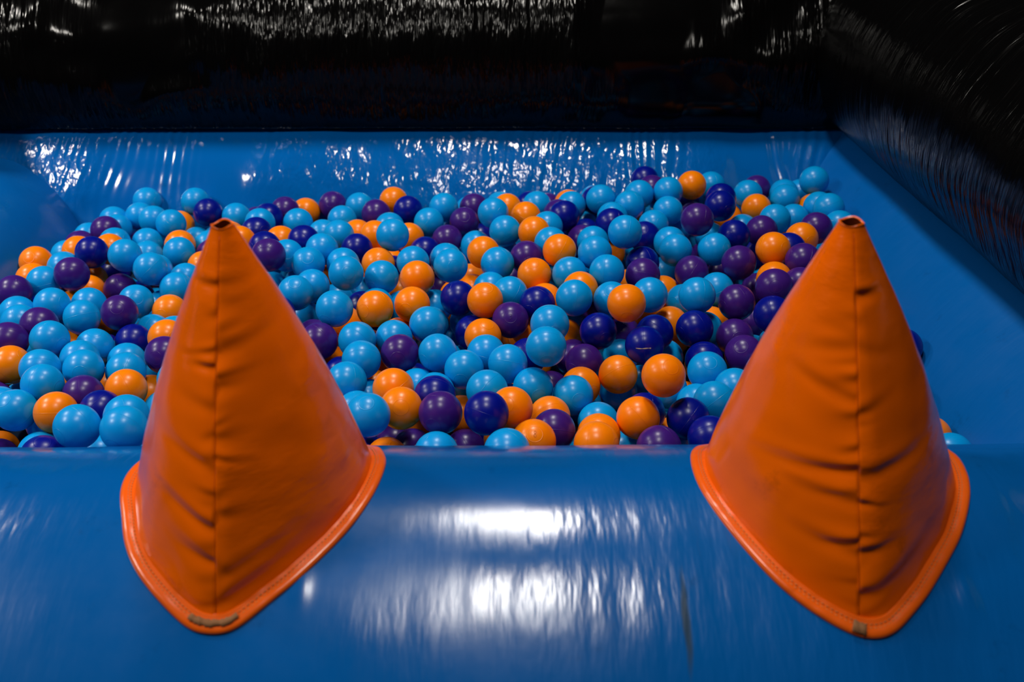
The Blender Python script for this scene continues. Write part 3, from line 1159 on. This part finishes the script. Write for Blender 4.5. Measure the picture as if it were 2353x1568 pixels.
    # flange: double-layered band lying on the rim, puffed along its outer edge
    prof_f = [(-.004, .0035), (-.001, .0042), (.003, .0030), (.0055, .0038), (.009, .0052), (.013, .0052), (.0158, .0038), (.0170, .0012), (.0165, -.001), (.0, -.001)]
    Vn = []
    for (w_, h_) in prof_f:
        c_ = offset(ic, w_)
        for i, (x, y) in enumerate(c_):
            q = on_rim(x, y, h_+.0005*noise.noise(Vector((x*60, y*60, seed))))
            Vn.append(q-o3)
    Ff = grid_faces(NA, len(prof_f), True)
    Ff += [((len(prof_f)-1)*NA+i, (len(prof_f)-1)*NA+(i+1) % NA, (i+1) % NA, i) for i in range(NA)]
    fo = mesh_ob('base_flange', Vn, Ff, M_FLANGE, root); fo['label'] = 'lighter orange stitched band around the cone base'
    # two rows of stitches
    SV = []; SF = []
    for w_ in (.0033, .0066):
        c_, _ = offset(ic, w_), 0
        dd = np.r_[0, np.cumsum(np.hypot(*np.diff(np.vstack([c_, c_[:1]]), axis=0).T))]; cc = np.vstack([c_, c_[:1]])
        nst = int(dd[-1]/.0055)
        for k in range(nst):
            a, b = k*dd[-1]/nst, (k+.62)*dd[-1]/nst
            pa = [np.interp(a, dd, cc[:, 0]), np.interp(a, dd, cc[:, 1])]; pb = [np.interp(b, dd, cc[:, 0]), np.interp(b, dd, cc[:, 1])]
            v_, f_ = tube_mesh([on_rim(*pa, .0042)-o3, on_rim(*pb, .0042)-o3], .00045, 5)
            m_ = len(SV); SV += v_; SF += [tuple(q+m_ for q in f) for f in f_]
    st = mesh_ob('stitching', SV, SF, M_THREAD, root); st['label'] = 'two rows of tan thread along the base band'
    # frayed cloth showing at the front tip
    FV = []; FF = []
    idx = range(-int(NA*.032), int(NA*.032)+1) if fray else range(-3, 4)
    c1, c2 = offset(ic, .0035), offset(ic, .0100 if fray else .0150)
    prev = None
    for i in idx:
        for (c_, hh) in ((c1, .0058), (c2, .0060)):
            x, y = c_[i % NA]; jx = .0012*rnd.uniform(-1, 1); FV.append(on_rim(x, y+jx, hh)-o3)
        k = len(FV)
        if k >= 4: FF.append((k-4, k-2, k-1, k-3))
    fr = mesh_ob('frayed_edge', FV, FF, M_FRAY, root); fr['label'] = 'worn grey cloth showing at the front of the base band'
    md = fr.modifiers.new('thick', 'SOLIDIFY'); md.thickness = .0012
    return root
def random_creases(seed, n):
    r = random.Random(seed); out = []
    for k in range(n):
        side = 1 if k % 2 else -1
        out.append((r.uniform(.04, .9), side, r.uniform(.0010, .0030), r.uniform(.0040, .009), r.uniform(.012, .040), r.uniform(-.25, .25)))
    return out
# outlines of the stitched bands in plan (x, y), starting at the front tip
L_OUT = [(-.335, .8205), (-.310, .825), (-.275, .853), (-.240, .885), (-.196, .941), (-.172, 1.00), (-.165, 1.062), (-.172, 1.103), (-.193, 1.148), (-.25, 1.19), (-.335, 1.207), (-.42, 1.185), (-.473, 1.13), (-.492, 1.065), (-.491, 1.01), (-.473, .959), (-.456, .917), (-.424, .875), (-.367, .829)]
R_OUT = [(.385, .817), (.421, .817), (.448, .836), (.473, .858), (.506, .895), (.537, .935), (.569, .996), (.585, 1.053), (.589, 1.108), (.57, 1.16), (.5, 1.195), (.41, 1.207), (.32, 1.185), (.262, 1.142), (.238, 1.094), (.233, 1.022), (.250, .959), (.290, .890), (.332, .847)]
big_l = [(.05, 1, .005, .012, .11, .30), (.26, -1, .005, .008, .07, .30), (.30, 1, .004, .009, .05, -.1), (.12, 1, .004, .010, .10, .25), (.42, -1, .004, .009, .06, .25), (.5, 1, .003, .008, .03, 0), (.72, 1, .003, .009, .05, .2), (.16, -1, .003, .01, .06, .3)]
big_r = [(.42, -1, .006, .008, .09, -.12), (.41, 1, .006, .009, .09, .06), (.34, -1, .004, .008, .07, .02), (.20, -1, .005, .009, .06, .1), (.20, 1, .005, .009, .06, .15), (.07, 1, .006, .011, .10, .30), (.02, 1, .004, .01, .08, .35), (.6, -1, .004, .008, .06, .22), (.74, -1, .003, .008, .05, -.2)]
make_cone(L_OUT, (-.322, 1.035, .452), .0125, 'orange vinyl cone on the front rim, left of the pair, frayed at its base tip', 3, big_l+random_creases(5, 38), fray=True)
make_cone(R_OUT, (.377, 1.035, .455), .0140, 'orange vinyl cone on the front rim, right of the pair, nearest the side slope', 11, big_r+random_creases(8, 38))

# ---------------------------------------------------------------- balls
RB = .035
def sphere(nu, nv, r=RB, c=(0, 0, 0)):
    V = [(c[0], c[1], c[2]+r)]
    for j in range(1, nv):
        t = math.pi*j/nv
        for i in range(nu):
            a = 2*math.pi*i/nu; V.append((c[0]+r*math.sin(t)*math.cos(a), c[1]+r*math.sin(t)*math.sin(a), c[2]+r*math.cos(t)))
    V.append((c[0], c[1], c[2]-r)); F = []
    for i in range(nu): F.append((0, 1+i, 1+(i+1) % nu))
    for j in range(nv-2):
        for i in range(nu):
            a = 1+j*nu+i; b = 1+j*nu+(i+1) % nu; F.append((a, a+nu, b+nu, b))
    l = len(V)-1
    for i in range(nu): F.append((l, l-nu+(i+1) % nu, l-nu+i))
    return V, F
sv, sf = sphere(48, 24)
GROUP = {'L': 'light blue balls in the pit', 'O': 'orange balls in the pit', 'P': 'purple balls in the pit', 'N': 'navy balls in the pit'}
proto = {}
def basis_at(p):
    f_ = (Vector(p)-Vector((0, 0, CAM_H))).normalized(); r_ = f_.cross(Vector((0, 0, 1))).normalized(); u_ = r_.cross(f_)
    return r_, u_, -f_
def surf_dir(p, a, b):
    r_, u_, t_ = basis_at(p); return (r_*a+u_*b+t_*math.sqrt(max(0, 1-a*a-b*b))).normalized()
# balls whose moulded ring faces the viewer: words in the label -> direction of the ring
RINGS = {'navy ball with a pale scratch': None,
    'above centre of front rows': (.0, .2), 'round embossed mark': (-.1, .3), 'embossed ring on top': (-.15, .75), 'embossed ring near left edge': (-.2, .38), 'resting by centre of front rim': (.05, .33)}
FIG = {'3': [[(-.5, 1), (.1, 1.05), (.5, .7), (.35, .2), (-.1, .05), (.4, -.1), (.55, -.6), (.1, -1.05), (-.5, -.95)]],
       '8': [[(0, .05), (.45, .4), (.35, .95), (0, 1.1), (-.35, .95), (-.45, .4), (0, .05), (.5, -.4), (.4, -.95), (0, -1.1), (-.4, -.95), (-.5, -.4), (0, .05)]]}
def fig_on_ball(o, ch, p, a, b):
    """moulded character inside the ring, same plastic as the ball"""
    n_ = surf_dir(p, a, b); r_, u_, _ = basis_at(p); ux = (r_-n_*r_.dot(n_)).normalized(); uy = n_.cross(ux)
    inv = o.rotation_euler.to_matrix().inverted(); V = []; F = []
    for st in FIG[ch]:
        pts = []
        for i in range(len(st)-1):
            for t in (0, .25, .5, .75): pts.append((st[i][0]*(1-t)+st[i+1][0]*t, st[i][1]*(1-t)+st[i+1][1]*t))
        pts.append(st[-1])
        q = [inv @ ((n_*RB+ux*x*.0034+uy*y*.0044).normalized()*(RB+.0001)) for x, y in pts]
        v_, f_ = tube_mesh(q, .00045, 6); m_ = len(V); V += v_; F += [tuple(k+m_ for k in f) for f in f_]
    return mesh_ob('embossed_figure', V, F, o.data.materials[0], o)
rr = random.Random(77)
for line in BALLS.strip().split('\n'):
    c, x, y, z, label = line.split('|'); p = (int(x)/1e4, int(y)/1e4, int(z)/1e4)
    if c not in proto: proto[c] = o = mesh_ob('plastic_ball', sv, sf, BM[c])
    else: o = proto[c].copy(); COL.objects.link(o)
    o.location = p
    o.rotation_euler = (rr.uniform(0, 6.28), rr.uniform(0, 6.28), rr.uniform(0, 6.28))
    tag(o, label, 'ball', GROUP[c])
    for k, v in RINGS.items():
        if k in label and v:
            o.rotation_euler = surf_dir(p, *v).to_track_quat('Z', 'Y').to_euler()
            if k.startswith('above'): fig_on_ball(o, '3', p, *v)
            if k.startswith('resting'): fig_on_ball(o, '8', p, *v)
    if 'pale scratch' in label:
        inv = o.rotation_euler.to_matrix().inverted(); V = []; F = []
        for i in range(26):
            t = i/25; a = -.42+.76*t; b = -.17-.02*math.sin(t*5)+.03*t; w_ = .012+.03*abs(math.sin(t*7.5))*(.4+.6*t)
            for s_ in (-1, 1): V.append(inv @ (surf_dir(p, a, b+s_*w_*.9)*(RB+.00012)))
            if i: F.append((2*i-2, 2*i, 2*i+1, 2*i-1))
        sc = mesh_ob('scratch', V, F, M_SCUFF, o); sc['label'] = 'pale beige scratch across the ball'
# the rest of the heap: balls glimpsed in the gaps and the layers underneath
V = []; F = []; MI = []; kk = 'LOPN'
cv, cf = sphere(28, 14)
for line in REST.strip().split('\n'):
    c, x, y, z = line.split(); x, y, z = int(x)/1e4, int(y)/1e4, int(z)/1e4; m_ = len(V)
    V += [(a+x, b+y, d+z) for a, b, d in cv]; F += [tuple(q+m_ for q in f) for f in cf]; MI += [kk.index(c)]*len(cf)
heap = mesh_ob('plastic_balls', V, F, BS['L'])
for c in 'OPN': heap.data.materials.append(BS[c])
heap.data.polygons.foreach_set('material_index', MI); heap.data.update()
tag(heap, 'mixed plastic balls glimpsed in the gaps beneath the top layer of the pit', 'balls', None, 'stuff')
